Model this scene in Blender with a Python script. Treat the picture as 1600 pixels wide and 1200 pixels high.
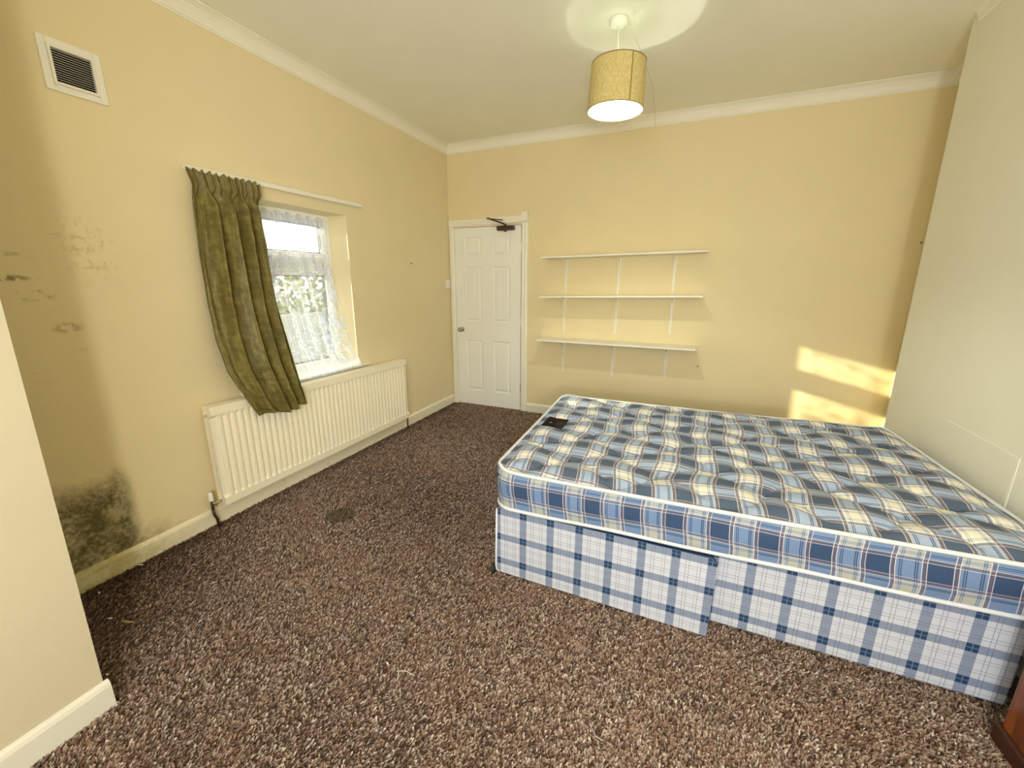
import bpy, bmesh, math, random
import numpy as np
from mathutils import Matrix, Vector
random.seed(4); rng = np.random.default_rng(7)
for o in list(bpy.data.objects): bpy.data.objects.remove(o)
C = bpy.context.scene.collection
PI = math.pi

# ------------------------------------------------------------ camera
cam = bpy.data.cameras.new('camera'); camo = bpy.data.objects.new('camera', cam); C.objects.link(camo)
cam.sensor_fit = 'HORIZONTAL'; cam.sensor_width = 36.0
cam.lens = 634.79 / 1600 * 36.0
cam.shift_y = -7.775 / 1600
cam.clip_start = 0.05
R_ = Vector((0.92015482, 0.39154889, 0.00213881)); U_ = Vector((-0.09361615, 0.21469102, 0.97218506)); F_ = Vector((-0.38019879, 0.89476099, -0.23420428))
m = Matrix(((R_.x, U_.x, -F_.x, 2.4862), (R_.y, U_.y, -F_.y, -4.0686), (R_.z, U_.z, -F_.z, 1.4221), (0, 0, 0, 1)))
camo.matrix_world = m
bpy.context.scene.camera = camo

# ------------------------------------------------------------ light and exposure
SKY = 2.4; SUN = 10.0; BULB = 1000.0; ADDED_AREA = 36.0; ADDED_POINT = 74.0; EXPO = 0.36
w = bpy.data.worlds.new('world'); bpy.context.scene.world = w; w.use_nodes = True
bg = w.node_tree.nodes['Background']; bg.inputs[0].default_value = (0.93, 0.96, 1.0, 1); bg.inputs[1].default_value = SKY
sd = bpy.data.lights.new('sun', 'SUN'); sd.energy = SUN; sd.angle = math.radians(0.55); sd.color = (1.0, 0.90, 0.62)
so = bpy.data.objects.new('sun', sd); C.objects.link(so)
so.rotation_euler = Vector((1.0, 0.4408, -0.259)).to_track_quat('-Z', 'Y').to_euler(); so.location = (-6, -5, 4)
def area(name, loc, d, sx, sy, energy, color, portal=False):
    l = bpy.data.lights.new(name, 'AREA'); l.shape = 'RECTANGLE'; l.size = sx; l.size_y = sy; l.energy = energy; l.color = color
    if portal: l.cycles.is_portal = True
    o = bpy.data.objects.new(name, l); C.objects.link(o); o.location = loc
    o.rotation_euler = Vector(d).to_track_quat('-Z', 'Y').to_euler(); return o
# sky portal for the left window, then added rear lights out of view
area('window_portal', (-0.33, -1.97, 1.32), (1, 0, 0), 1.0, 1.25, 1.0, (1, 1, 1), True)
area('added_rear_fill', (2.40, -5.24, 1.50), (0, 1, -.25), 1.7, 1.2, ADDED_AREA, (0.80, 0.90, 1.0))  # added soft cool fill from behind the camera
pl = bpy.data.lights.new('added_rear_light', 'POINT'); pl.energy = ADDED_POINT; pl.shadow_soft_size = .09; pl.color = (1.0, .95, .84)  # added compact light, unseen, to cast the alcove shadow
po = bpy.data.objects.new('added_rear_light', pl); C.objects.link(po); po.location = (2.80, -4.78, 1.35)
sc = bpy.context.scene
sc.view_settings.view_transform = 'Standard'; sc.view_settings.look = 'None'
sc.view_settings.gamma = 1.0; sc.view_settings.use_curve_mapping = False; sc.view_settings.exposure = EXPO
sc.cycles.max_bounces = 14; sc.cycles.diffuse_bounces = 8; sc.cycles.transparent_max_bounces = 24

# ------------------------------------------------------------ helpers
class M:
    def __init__(s): s.v = []; s.f = []; s.uv = None
    def add(s, vs, fs):
        k = len(s.v); s.v += [tuple(p) for p in vs]; s.f += [tuple(i + k for i in f) for f in fs]; return s
    def box(s, a, b):
        x0, y0, z0 = a; x1, y1, z1 = b
        return s.add([(x0,y0,z0),(x1,y0,z0),(x1,y1,z0),(x0,y1,z0),(x0,y0,z1),(x1,y0,z1),(x1,y1,z1),(x0,y1,z1)],
                     [(0,3,2,1),(4,5,6,7),(0,1,5,4),(1,2,6,5),(2,3,7,6),(3,0,4,7)])
    def prism(s, prof, fn, a, b):
        """extrude closed profile [(p,q)] from a to b; fn(p,q,t)->xyz"""
        n = len(prof); vs = [fn(p, q, a) for p, q in prof] + [fn(p, q, b) for p, q in prof]
        fs = [(i, (i+1) % n, n + (i+1) % n, n + i) for i in range(n)]
        return s.add(vs, fs + [tuple(range(n))[::-1], tuple(range(n, 2*n))])
    def tube(s, pts, r, n=10, cap=True):
        pts = [Vector(p) for p in pts]; rs = r if isinstance(r, (list, tuple)) else [r] * len(pts)
        vs = []; up = Vector((0, 0, 1)); prev = None
        for i, p in enumerate(pts):
            t = (pts[min(i+1, len(pts)-1)] - pts[max(i-1, 0)]).normalized()
            if prev is None:
                a = t.cross(up if abs(t.z) < .9 else Vector((1, 0, 0))).normalized()
            else:
                a = (prev - t * prev.dot(t)).normalized()
            prev = a; b = t.cross(a)
            for k in range(n):
                th = 2*PI*k/n; vs.append(p + (a*math.cos(th) + b*math.sin(th)) * rs[i])
        fs = []
        for i in range(len(pts)-1):
            for k in range(n):
                fs.append((i*n+k, i*n+(k+1) % n, (i+1)*n+(k+1) % n, (i+1)*n+k))
        if cap: fs += [tuple(range(n))[::-1], tuple((len(pts)-1)*n + k for k in range(n))]
        return s.add(vs, fs)
    def loop(s, pts, r, n=8):
        pts = [Vector(p) for p in pts]; L = len(pts); vs = []
        for i, p in enumerate(pts):
            t = (pts[(i+1) % L] - pts[i-1]).normalized(); a = t.cross(Vector((0, 0, 1))).normalized(); b = t.cross(a)
            for k in range(n):
                th = 2*PI*k/n; vs.append(p + (a*math.cos(th) + b*math.sin(th)) * r)
        return s.add(vs, [(i*n+k, i*n+(k+1) % n, ((i+1) % L)*n+(k+1) % n, ((i+1) % L)*n+k) for i in range(L) for k in range(n)])
    def lathe(s, prof, c, n=32, axis='z', closed=False):
        vs = []
        for r, h in prof:
            for k in range(n):
                th = 2*PI*k/n; a, b = r*math.cos(th), r*math.sin(th)
                vs.append({'z': (c[0]+a, c[1]+b, c[2]+h), 'y': (c[0]+a, c[1]+h, c[2]+b), 'x': (c[0]+h, c[1]+a, c[2]+b)}[axis])
        fs = [(i*n+k, i*n+(k+1) % n, (i+1)*n+(k+1) % n, (i+1)*n+k) for i in range(len(prof)-1) for k in range(n)]
        if closed: fs += [((len(prof)-1)*n+k, (len(prof)-1)*n+(k+1) % n, (k+1) % n, k) for k in range(n)]
        return s.add(vs, fs)
def obj(name, mb, mat=None, parent=None, smooth=False, bevel=0, seg=2, fix=True, **props):
    me = bpy.data.meshes.new(name); me.from_pydata(mb.v, [], mb.f)
    if fix:
        bm = bmesh.new(); bm.from_mesh(me); bmesh.ops.recalc_face_normals(bm, faces=bm.faces[:]); bm.to_mesh(me); bm.free()
    o = bpy.data.objects.new(name, me); C.objects.link(o)
    for mt in (mat if isinstance(mat, (list, tuple)) else [mat]):
        if mt: me.materials.append(mt)
    if smooth: me.polygons.foreach_set('use_smooth', [True] * len(me.polygons))
    if bevel:
        b = o.modifiers.new('bevel', 'BEVEL'); b.width = bevel; b.segments = seg; b.limit_method = 'ANGLE'; b.angle_limit = math.radians(35)
    if parent is not None:
        o.parent = parent; o.matrix_parent_inverse = Matrix.Translation(-Vector(parent.location))
    for k, v in props.items(): o[k] = v
    return o
def box(name, a, b, mat, parent=None, bevel=0, **props): return obj(name, M().box(a, b), mat, parent, bevel=bevel, **props)
def empty(name, loc, **props):
    o = bpy.data.objects.new(name, None); C.objects.link(o); o.location = loc; o.empty_display_size = .1
    for k, v in props.items(): o[k] = v
    return o
def tag(o, label, cat, group=None):
    o['label'] = label; o['category'] = cat
    if group: o['group'] = group
    return o
ST = dict(kind='structure')

# ------------------------------------------------------------ node helper
class N:
    def __init__(s, name, color=(.8, .8, .8), rough=.6, spec=.3, metal=0.):
        s.m = bpy.data.materials.new(name); s.m.use_nodes = True; s.t = s.m.node_tree; s.b = s.t.nodes['Principled BSDF']
        s.b.inputs['Base Color'].default_value = (*color, 1); s.b.inputs['Roughness'].default_value = rough
        s.b.inputs['Specular IOR Level'].default_value = spec; s.b.inputs['Metallic'].default_value = metal
        s.out = s.t.nodes['Material Output']
    def n(s, typ, **kw):
        x = s.t.nodes.new(typ)
        for k, v in kw.items(): setattr(x, k, v)
        return x
    def put(s, sock, v):
        if isinstance(v, bpy.types.NodeSocket): s.t.links.new(v, sock)
        elif isinstance(v, tuple) and len(v) == 3 and sock.type == 'RGBA': sock.default_value = (*v, 1)
        else: sock.default_value = v
    def mt(s, op, a, b=0., c=0., clamp=False):
        x = s.n('ShaderNodeMath', operation=op, use_clamp=clamp)
        for i, v in enumerate((a, b, c)): s.put(x.inputs[i], v)
        return x.outputs[0]
    def pos(s): return s.n('ShaderNodeNewGeometry').outputs['Position']
    def objc(s): return s.n('ShaderNodeTexCoord').outputs['Object']
    def xyz(s, v):
        x = s.n('ShaderNodeSeparateXYZ'); s.put(x.inputs[0], v); return x.outputs
    def noise(s, v, scale, detail=3., rough=.5, scl=None):
        if scl:
            mp = s.n('ShaderNodeMapping'); s.put(mp.inputs[0], v); mp.inputs['Scale'].default_value = scl; v = mp.outputs[0]
        x = s.n('ShaderNodeTexNoise'); s.put(x.inputs['Vector'], v); x.inputs['Scale'].default_value = scale
        x.inputs['Detail'].default_value = detail; x.inputs['Roughness'].default_value = rough; return x.outputs['Fac']
    def mix(s, f, a, b, mode='MIX'):
        x = s.n('ShaderNodeMix', data_type='RGBA', blend_type=mode)
        s.put(x.inputs[0], f); s.put(x.inputs[6], a); s.put(x.inputs[7], b); return x.outputs[2]
    def ss(s, v, lo, hi):
        x = s.n('ShaderNodeMapRange', interpolation_type='SMOOTHSTEP'); s.put(x.inputs[0], v)
        s.put(x.inputs[1], lo); s.put(x.inputs[2], hi); return x.outputs[0]
    def ramp(s, v, stops, interp='LINEAR'):
        x = s.n('ShaderNodeValToRGB'); s.put(x.inputs[0], v); r = x.color_ramp; r.interpolation = interp
        while len(r.elements) < len(stops): r.elements.new(.5)
        for e, (p, c) in zip(r.elements, stops): e.position = p; e.color = (*c, 1) if len(c) == 3 else c
        return x.outputs[0]
    def bump(s, h, strength=.3, dist=.01):
        x = s.n('ShaderNodeBump'); s.put(x.inputs['Height'], h); x.inputs['Strength'].default_value = strength; x.inputs['Distance'].default_value = dist
        s.put(s.b.inputs['Normal'], x.outputs[0])
    def col(s, v): s.put(s.b.inputs['Base Color'], v)

def paint(name, color, rough=.55, spec=.25, bscale=60, bst=.12, vary=.04):
    k = N(name, color, rough, spec); p = k.pos()
    k.col(k.mix(k.noise(p, 3., 4.), tuple(c*(1-vary) for c in color), tuple(min(1, c*(1+vary)) for c in color)))
    k.bump(k.noise(p, bscale, 4.), bst, .004); return k.m
WALL = (.78, .685, .44)
def mask_spots(k, p, color, spots):
    for (c, r, sc3, dark, thr) in spots:
        mp = k.n('ShaderNodeMapping'); k.put(mp.inputs[0], p); mp.inputs['Location'].default_value = tuple(-a*b for a, b in zip(c, sc3)); mp.inputs['Scale'].default_value = sc3
        ln = k.n('ShaderNodeVectorMath', operation='LENGTH'); k.put(ln.inputs[0], mp.outputs[0])
        env = k.ss(ln.outputs['Value'], r, r*.3)
        n = k.ss(k.noise(p, 26., 6., .65), thr, thr+.12)
        color = k.mix(k.mt('MULTIPLY', env, k.mt('MULTIPLY', n, .8)), color, dark)
    return color
def wall_left_mat():
    k = N('damp_cream_wall_paint', WALL, .6, .2); p = k.pos(); x, y, z = k.xyz(p)[:3]
    base = k.mix(k.noise(p, 2.2, 4.), tuple(c*.95 for c in WALL), tuple(c*1.03 for c in WALL))
    # darker yellow-brown tint across the damp alcove
    alc = k.ss(y, -3.09, -3.20)
    base = k.mix(k.mt('MULTIPLY', alc, .30), base, (.62, .50, .22))
    nz = k.noise(p, 9., 7., .62); nf = k.noise(p, 45., 5., .7)
    # black mould at the foot of the wall
    h = k.mt('ADD', z, k.mt('MULTIPLY', k.mt('SUBTRACT', nz, .5), .34))
    s1 = k.mt('MULTIPLY', k.ss(h, .54, .42), k.ss(k.mt('ADD', y, k.mt('MULTIPLY', k.mt('SUBTRACT', nf, .5), .06)), -3.08, -3.15))
    s2 = k.mt('MULTIPLY', k.ss(k.mt('ADD', h, k.mt('MULTIPLY', k.mt('ADD', y, 3.13), .45)), .23, .10), k.ss(y, -2.78, -2.95))
    s2 = k.mt('MULTIPLY', s2, .75)
    sh = k.mt('MAXIMUM', s1, s2)
    tex = k.ss(k.mt('ADD', k.mt('MULTIPLY', nz, .65), k.mt('MULTIPLY', nf, .5)), .42, .68)
    f = k.mt('MULTIPLY', sh, k.mt('ADD', k.mt('MULTIPLY', tex, .62), .33))
    c = k.mix(f, base, (.085, .070, .022))
    # wispy mould higher up and flaking paint
    st = k.noise(p, 7., 6., .6, scl=(1, .7, 2.2))
    wis = k.mt('MULTIPLY', k.mt('MULTIPLY', k.ss(st, .60, .72), k.ss(y, -3.10, -3.22)), k.mt('MULTIPLY', k.ss(z, .8, 1.0), k.ss(z, 2.05, 1.6)))
    c = k.mix(k.mt('MULTIPLY', wis, .55), c, (.28, .20, .08))
    c = mask_spots(k, p, c, [((0, -3.06, 1.56), .13, (1, 1, .62), (.62, .51, .26), .50),
                             ((0, -3.19, 1.22), .055, (1, .8, 1.8), (.40, .30, .13), .45),
                             ((0, -3.34, 1.43), .08, (1, .7, 4.5), (.16, .11, .04), .42),
                             ((0, -3.26, 1.36), .07, (1, .8, 2.2), (.36, .27, .11), .48)])
    k.col(c)
    k.bump(k.mt('ADD', k.mt('MULTIPLY', k.noise(p, 70., 4.), .5), k.mt('MULTIPLY', f, -.8)), .18, .004); return k.m
mat_wall_left = wall_left_mat()
mat_wall = paint('cream_wall_paint', (.78, .675, .41), .6, .2)
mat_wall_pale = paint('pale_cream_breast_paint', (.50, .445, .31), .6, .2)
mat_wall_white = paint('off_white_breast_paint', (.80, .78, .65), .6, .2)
mat_ceiling = paint('ceiling_white', (.90, .88, .76), .8, .1)
mat_trim = paint('white_gloss_trim', (.86, .83, .70), .35, .4, 25, .08)
mat_cornice = paint('cornice_white', (.86, .83, .70), .7, .15, 30, .1)
mat_door = paint('white_door_paint', (.88, .87, .80), .38, .4, 120, .05, .015)
mat_rad = paint('cream_radiator_enamel', (.88, .82, .65), .32, .5, 20, .02, .01)
mat_shelf = paint('shelf_white', (.86, .83, .72), .5, .3, 60, .04, .02)
mat_pvc = paint('white_pvc', (.88, .89, .88), .3, .45, 20, .01, .01)
mat_plastic = paint('white_plastic', (.85, .83, .74), .35, .4, 20, .01, .01)
mat_black = N('black_void', (.012, .009, .008), .8, .1).m
mat_rubber = N('black_rubber', (.02, .02, .022), .5, .4).m
mat_bronze = N('brown_bronze_metal', (.075, .055, .035), .42, .5, .6).m
mat_chrome = N('chrome', (.7, .68, .62), .15, .5, 1.).m
mat_copper = N('aged_brown_pipe', (.10, .045, .03), .4, .5, .5).m
mat_steel = N('dull_steel', (.5, .47, .4), .35, .5, .9).m
def skirting_mat():
    k = N('grimy_skirting_paint', (.84, .78, .62), .4, .35); p = k.pos(); x, y, z = k.xyz(p)[:3]
    n = k.noise(p, 14., 6., .65)
    g = k.mt('MULTIPLY', k.ss(y, -2.75, -3.3), k.ss(n, .35, .65))
    c = k.mix(g, (.84, .78, .60), (.50, .42, .16))
    c = k.mix(k.mt('MULTIPLY', k.ss(y, -3.08, -3.2), .45), c, (.46, .41, .15))
    c = k.mix(k.mt('MULTIPLY', k.ss(n, .62, .72), .5), c, (.40, .32, .14))
    k.col(c); return k.m
mat_skirt_l = skirting_mat()

# ------------------------------------------------------------ room shell
H = 2.80; XR = 4.04; YB = -5.3
def slab_with_holes(axis, v0, v1, u0, u1, z0, z1, holes):
    """wall slab; axis 'x': thickness along x v0..v1, runs along y u0..u1. holes: (u0,u1,z0,z1)"""
    us = sorted({u0, u1, *[h[0] for h in holes], *[h[1] for h in holes]}); zs = sorted({z0, z1, *[h[2] for h in holes], *[h[3] for h in holes]})
    inh = lambda u, z: any(h[0] < u < h[1] and h[2] < z < h[3] for h in holes)
    mb = M(); P = (lambda v, u, z: (v, u, z)) if axis == 'x' else (lambda v, u, z: (u, v, z))
    solid = lambda i, j: 0 <= i < len(us)-1 and 0 <= j < len(zs)-1 and not inh((us[i]+us[i+1])/2, (zs[j]+zs[j+1])/2)
    for i in range(len(us)-1):
        for j in range(len(zs)-1):
            if not solid(i, j): continue
            a, b, c, d = us[i], us[i+1], zs[j], zs[j+1]
            for v in (v0, v1): mb.add([P(v, a, c), P(v, b, c), P(v, b, d), P(v, a, d)], [(0, 1, 2, 3)])
            if not solid(i-1, j): mb.add([P(v0, a, c), P(v1, a, c), P(v1, a, d), P(v0, a, d)], [(0, 1, 2, 3)])
            if not solid(i+1, j): mb.add([P(v0, b, c), P(v1, b, c), P(v1, b, d), P(v0, b, d)], [(0, 1, 2, 3)])
            if not solid(i, j-1): mb.add([P(v0, a, c), P(v1, a, c), P(v1, b, c), P(v0, b, c)], [(0, 1, 2, 3)])
            if not solid(i, j+1): mb.add([P(v0, a, d), P(v1, a, d), P(v1, b, d), P(v0, b, d)], [(0, 1, 2, 3)])
    return mb
def wall(name, mb, mat):
    o = obj(name, mb, mat, fix=False, **ST)
    bm = bmesh.new(); bm.from_mesh(o.data); bmesh.ops.remove_doubles(bm, verts=bm.verts[:], dist=1e-5); bmesh.ops.recalc_face_normals(bm, faces=bm.faces[:]); bm.to_mesh(o.data); bm.free(); return o
WY0, WY1, WZ0, WZ1 = -2.46, -1.503, .725, 1.912
floor = box('floor', (-.3, YB-.3, -.12), (XR+.3, .3, 0), None, **ST)
ceiling = box('ceiling', (-.3, YB-.3, H), (XR+.3, .3, H+.15), mat_ceiling, **ST)
wall('wall_left', slab_with_holes('x', -.30, 0, YB-.3, .3, 0, H, [(WY0, WY1, WZ0, WZ1)]), mat_wall_left)
wall('wall_back', slab_with_holes('y', 0, .30, 0, XR+.3, 0, H, [(.066, .866, 0, 1.988)]), mat_wall)
wall('wall_right', slab_with_holes('x', XR, XR+.3, YB-.3, 0, 0, H, []), mat_wall)
wall('wall_rear', slab_with_holes('y', YB-.3, YB, 0, XR, 0, H, [(1.50, 3.30, .85, 2.15)]), mat_wall)
# chimney breasts (sides slightly out of plumb like the old walls)
def breast(name, x0, x1, y0, y1, mat, lean=(0, 0)):
    mb = M().box((x0, y0, 0), (x1, y1, H)); vs = []
    for (x, y, z) in mb.v:
        if z > 1: x += lean[0] if x in (x0 if lean[0] and x0 > 2 else x1,) else 0; y += lean[1] if y == y1 else 0
        vs.append((x, y, z))
    mb.v = vs; return obj(name, mb, mat, **ST)
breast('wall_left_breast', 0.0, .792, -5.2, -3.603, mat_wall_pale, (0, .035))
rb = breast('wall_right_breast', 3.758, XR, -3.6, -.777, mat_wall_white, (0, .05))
# boarded-up patch, its top and side edge standing a little proud
bp = empty('trim_1', (3.757, -1.65, .45), kind='structure')
box('infill_board', (3.7555, -1.90, .12), (3.7585, -1.40, .742), mat_wall_white, bp, .002)
box('edge_strip', (3.7552, -1.908, .12), (3.7585, -1.902, .745), mat_wall_white, bp, .003, label='narrow white strip down the side of the boarded patch')

# cornice and skirting
cove = [(0, 0), (0, .084), (.060, .084), (.060, .078), (.052, .077), (.034, .064), (.020, .045), (.012, .022), (.010, .012), (.004, .006), (.004, 0)]
def cornice(name, fn, a, b, parent=None): return obj(name, M().prism(cove, fn, a, b), mat_cornice, parent, **({} if parent else ST))
zc = H - .084
cornice('trim_2', lambda p, q, t: (p, t - (p if t > -1 else 0), zc+q), -3.6, 0.0)
cornice('trim_3', lambda p, q, t: (t + (p if t < 1 else -p), -p, zc+q), 0.0, XR)
cornice('trim_4', lambda p, q, t: (XR-p, t - (p if t > -.3 else 0), zc+q), -.727, 0.0)
cornice('trim_5', lambda p, q, t: (3.758-p, t, zc+q+.03), -3.6, -.80)
sk = [(0, 0), (.016, 0), (.016, .082), (.012, .094), (.006, .100), (0, .102)]
def skirt(name, fn, a, b, mat=mat_trim): return obj(name, M().prism(sk, fn, a, b), mat, **ST)
skirt('baseboard_left', lambda p, q, t: (p, t, q), -3.603, -.019, mat_skirt_l)
skirt('baseboard_back', lambda p, q, t: (t, -p, q), .935, XR)
skirt('baseboard_right', lambda p, q, t: (3.758-p, t, q), -3.6, -.777)
skirt('baseboard_breast', lambda p, q, t: (.792+p, t, q*1.06), -5.2, -3.590, paint('darker_white_trim', (.62, .59, .49), .4, .35, 25, .08))  # white trim in a darker tone for the left breast

# ------------------------------------------------------------ carpet
def carpet_mat():
    k = N('brown_carpet', (.1, .06, .04), .95, .05); a = k.n('ShaderNodeVertexColor', layer_name='tuft').outputs[0]; p = k.pos()
    x, y, z = k.xyz(p)[:3]
    # round grey-green stain beside the radiator
    mp = k.n('ShaderNodeMapping'); k.put(mp.inputs[0], p); mp.inputs['Location'].default_value = (-.625, 2.405, 0); mp.inputs['Scale'].default_value = (1, 1, 0)
    ln = k.n('ShaderNodeVectorMath', operation='LENGTH'); k.put(ln.inputs[0], mp.outputs[0])
    d = k.mt('ADD', ln.outputs['Value'], k.mt('MULTIPLY', k.mt('SUBTRACT', k.noise(p, 14., 3.), .5), .06))
    st = k.mt('MULTIPLY', k.ss(d, .105, .075), .7)
    big = k.noise(p, 5., 4., .6)
    c = k.mix(k.mt('MULTIPLY', k.ss(big, .45, .7), .35), a, (.30, .17, .11))
    c = k.mix(st, c, (.09, .07, .035))
    edge_tone = k.mt('MULTIPLY', k.ss(x, .16, .0), .6)  # carpet gets darker towards the left wall
    c = k.mix(edge_tone, c, (.08, .04, .02))
    k.col(c); return k.m
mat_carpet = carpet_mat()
def carpet_base():
    k = N('carpet_backing', (.085, .05, .033), .95, .05); p = k.pos()
    k.col(k.ramp(k.noise(p, 170., 3., .7), [(.3, (.03, .016, .010)), (.5, (.10, .062, .042)), (.72, (.28, .20, .15))]))
    k.bump(k.noise(p, 170., 3., .7), .8, .01); return k.m
floor.data.materials.append(carpet_base())
def carpet_pile():
    # tufts as small leaning blades over the floor the room shows
    n = 560000
    P = np.empty((0, 2))
    q = rng.random((n, 2)) * np.array([4.02, 4.0]) + np.array([.012, -3.99])
    x, y = q[:, 0], q[:, 1]
    keep = ~((x > 1.78) & (y > -2.36) & (y < -1.25)) & ~((x < .80) & (y < -3.59)) & ~((x > 3.75) & (y < -.78))
    keep &= (y > -3.9 + .0*x) & ~((x > 1.1) & (y < -3.72 + (x-1.1)*.40))
    q = q[keep]; n = len(q); x, y = q[:, 0], q[:, 1]
    dist = np.hypot(x-2.49, y+4.07)
    # thin out far from the eye, where tufts are smaller than a pixel
    k2 = rng.random(n) < np.clip(1.9/dist, .45, 1); q = q[k2]; n = len(q); x, y = q[:, 0], q[:, 1]
    fl = np.sin(x*3.1+np.sin(y*2.3)*1.3)*.4 + np.sin(y*4.7+x*1.7)*.3
    th = rng.random(n)*2*PI
    wd = .0022 + rng.random(n)*.0018; ht = .006 + rng.random(n)*.006
    ld = 1.0 + fl + rng.normal(0, .65, n); ll = .005 + rng.random(n)*.010
    ax, ay = np.cos(th)*wd, np.sin(th)*wd; lx, ly = np.cos(ld)*ll, np.sin(ld)*ll
    z0 = np.full(n, -.001)
    v = np.empty((n, 4, 3))
    v[:, 0] = np.c_[x-ax, y-ay, z0]; v[:, 1] = np.c_[x+ax, y+ay, z0]
    v[:, 2] = np.c_[x+ax*.8+lx, y+ay*.8+ly, ht]; v[:, 3] = np.c_[x-ax*.8+lx, y-ay*.8+ly, ht*.94]
    me = bpy.data.meshes.new('carpet_pile'); me.vertices.add(n*4); me.vertices.foreach_set('co', v.ravel())
    me.loops.add(n*4); me.loops.foreach_set('vertex_index', np.arange(n*4, dtype=np.int32))
    me.polygons.add(n); me.polygons.foreach_set('loop_start', np.arange(0, n*4, 4, dtype=np.int32)); me.update(calc_edges=True)
    ca = me.color_attributes.new('tuft', 'FLOAT_COLOR', 'POINT')
    pal = np.array([(.098, .058, .042), (.205, .131, .095), (.315, .222, .166), (.42, .325, .258), (.56, .485, .41)])
    i = rng.choice(5, n, p=[.17, .27, .30, .18, .08]); c = pal[i] * (.85 + .3*rng.random((n, 1)))
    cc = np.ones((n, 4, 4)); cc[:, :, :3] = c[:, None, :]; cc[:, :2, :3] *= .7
    ca.data.foreach_set('color', cc.ravel())
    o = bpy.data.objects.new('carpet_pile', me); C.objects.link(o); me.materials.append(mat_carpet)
    o.parent = floor; o['kind'] = 'stuff'; o['label'] = 'short brown flecked carpet pile covering the floor'
carpet_pile()

# ------------------------------------------------------------ window in the left wall
def glass_mat():
    k = N('window_glass'); t = k.n('ShaderNodeBsdfTransparent'); t.inputs[0].default_value = (.96, .97, .96, 1)
    g = k.n('ShaderNodeBsdfGlossy'); g.inputs['Roughness'].default_value = .02; mx = k.n('ShaderNodeMixShader')
    fr = k.n('ShaderNodeFresnel'); fr.inputs[0].default_value = 1.45
    k.put(mx.inputs[0], fr.outputs[0]); k.t.links.new(t.outputs[0], mx.inputs[1]); k.t.links.new(g.outputs[0], mx.inputs[2])
    k.t.links.new(mx.outputs[0], k.out.inputs[0]); return k.m
mat_glass = glass_mat()
def frame_rect(mb, P, a, b, c, d, wdt, v0, v1):
    for (u0, u1, z0, z1) in ((a, a+wdt, c, d), (b-wdt, b, c, d), (a+wdt, b-wdt, c, c+wdt), (a+wdt, b-wdt, d-wdt, d)):
        p, q = P(v0, u0, z0), P(v1, u1, z1); mb.box(tuple(min(i, j) for i, j in zip(p, q)), tuple(max(i, j) for i, j in zip(p, q)))
PX = lambda v, u, z: (v, u, z)
PY = lambda v, u, z: (u, v, z)
def build_window(root, P, v0, v1, a, b, c, d, tz0, tz1, mull, outward):
    s = outward
    mb = M(); frame_rect(mb, P, a, b, c, d, .05, v0, v1)
    p, q = P(v0, a+.05, tz0), P(v1, b-.05, tz1); mb.box(tuple(min(i, j) for i, j in zip(p, q)), tuple(max(i, j) for i, j in zip(p, q)))
    if mull:
        for u in mull:
            p, q = P(v0, u-.022, c+.05), P(v1, u+.022, tz0); mb.box(tuple(min(i, j) for i, j in zip(p, q)), tuple(max(i, j) for i, j in zip(p, q)))
    obj('window_frame', mb, mat_pvc, root, bevel=.004)
    vm = (v0+v1)/2
    us = [a+.05] + [u for u in (mull or [])] + [b-.05]
    cells = [(us[i]+(.022 if i else 0), us[i+1]-(.022 if i < len(us)-2 else 0), c+.05, tz0) for i in range(len(us)-1)]
    cells += [(a+.05, b-.05, tz1, d-.05)]
    for (u0, u1, z0, z1) in cells:
        sb = M(); frame_rect(sb, P, u0+.003, u1-.003, z0+.003, z1-.003, .026, vm-.018, vm+.022)
        sash = obj('sash', sb, mat_pvc, root, bevel=.003)
        gb = M(); frame_rect(gb, P, u0+.029, u1-.029, z0+.029, z1-.029, .006, vm-.010, vm+.012)
        g = obj('gasket', gb, mat_rubber, sash); g['label'] = 'thin black rubber gasket around the pane'
        p, q = P(vm-.002, u0+.03, z0+.03), P(vm+.002, u1-.03, z1-.03)
        box('pane', tuple(min(i, j) for i, j in zip(p, q)), tuple(max(i, j) for i, j in zip(p, q)), mat_glass, sash)
win = empty('window_1', (-.2, -1.98, WZ0), kind='structure')
build_window(win, PX, -.245, -.180, WY0, WY1, WZ0+.0, WZ1, 1.489, 1.60, None, -1)
box('sill', (-.18, -2.50, .728), (.028, -1.392, .747), mat_trim, win, .005)
# the sill board would cross the jambs: only the nosing runs past them
win2 = empty('added_rear_window', (2.40, YB-.2, .85), kind='structure')  # rear window added behind the camera, never in view
build_window(win2, PY, YB-.25, YB-.19, 1.50, 3.30, .85, 2.15, 1.65, 1.72, [2.1, 2.7], -1)

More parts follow.
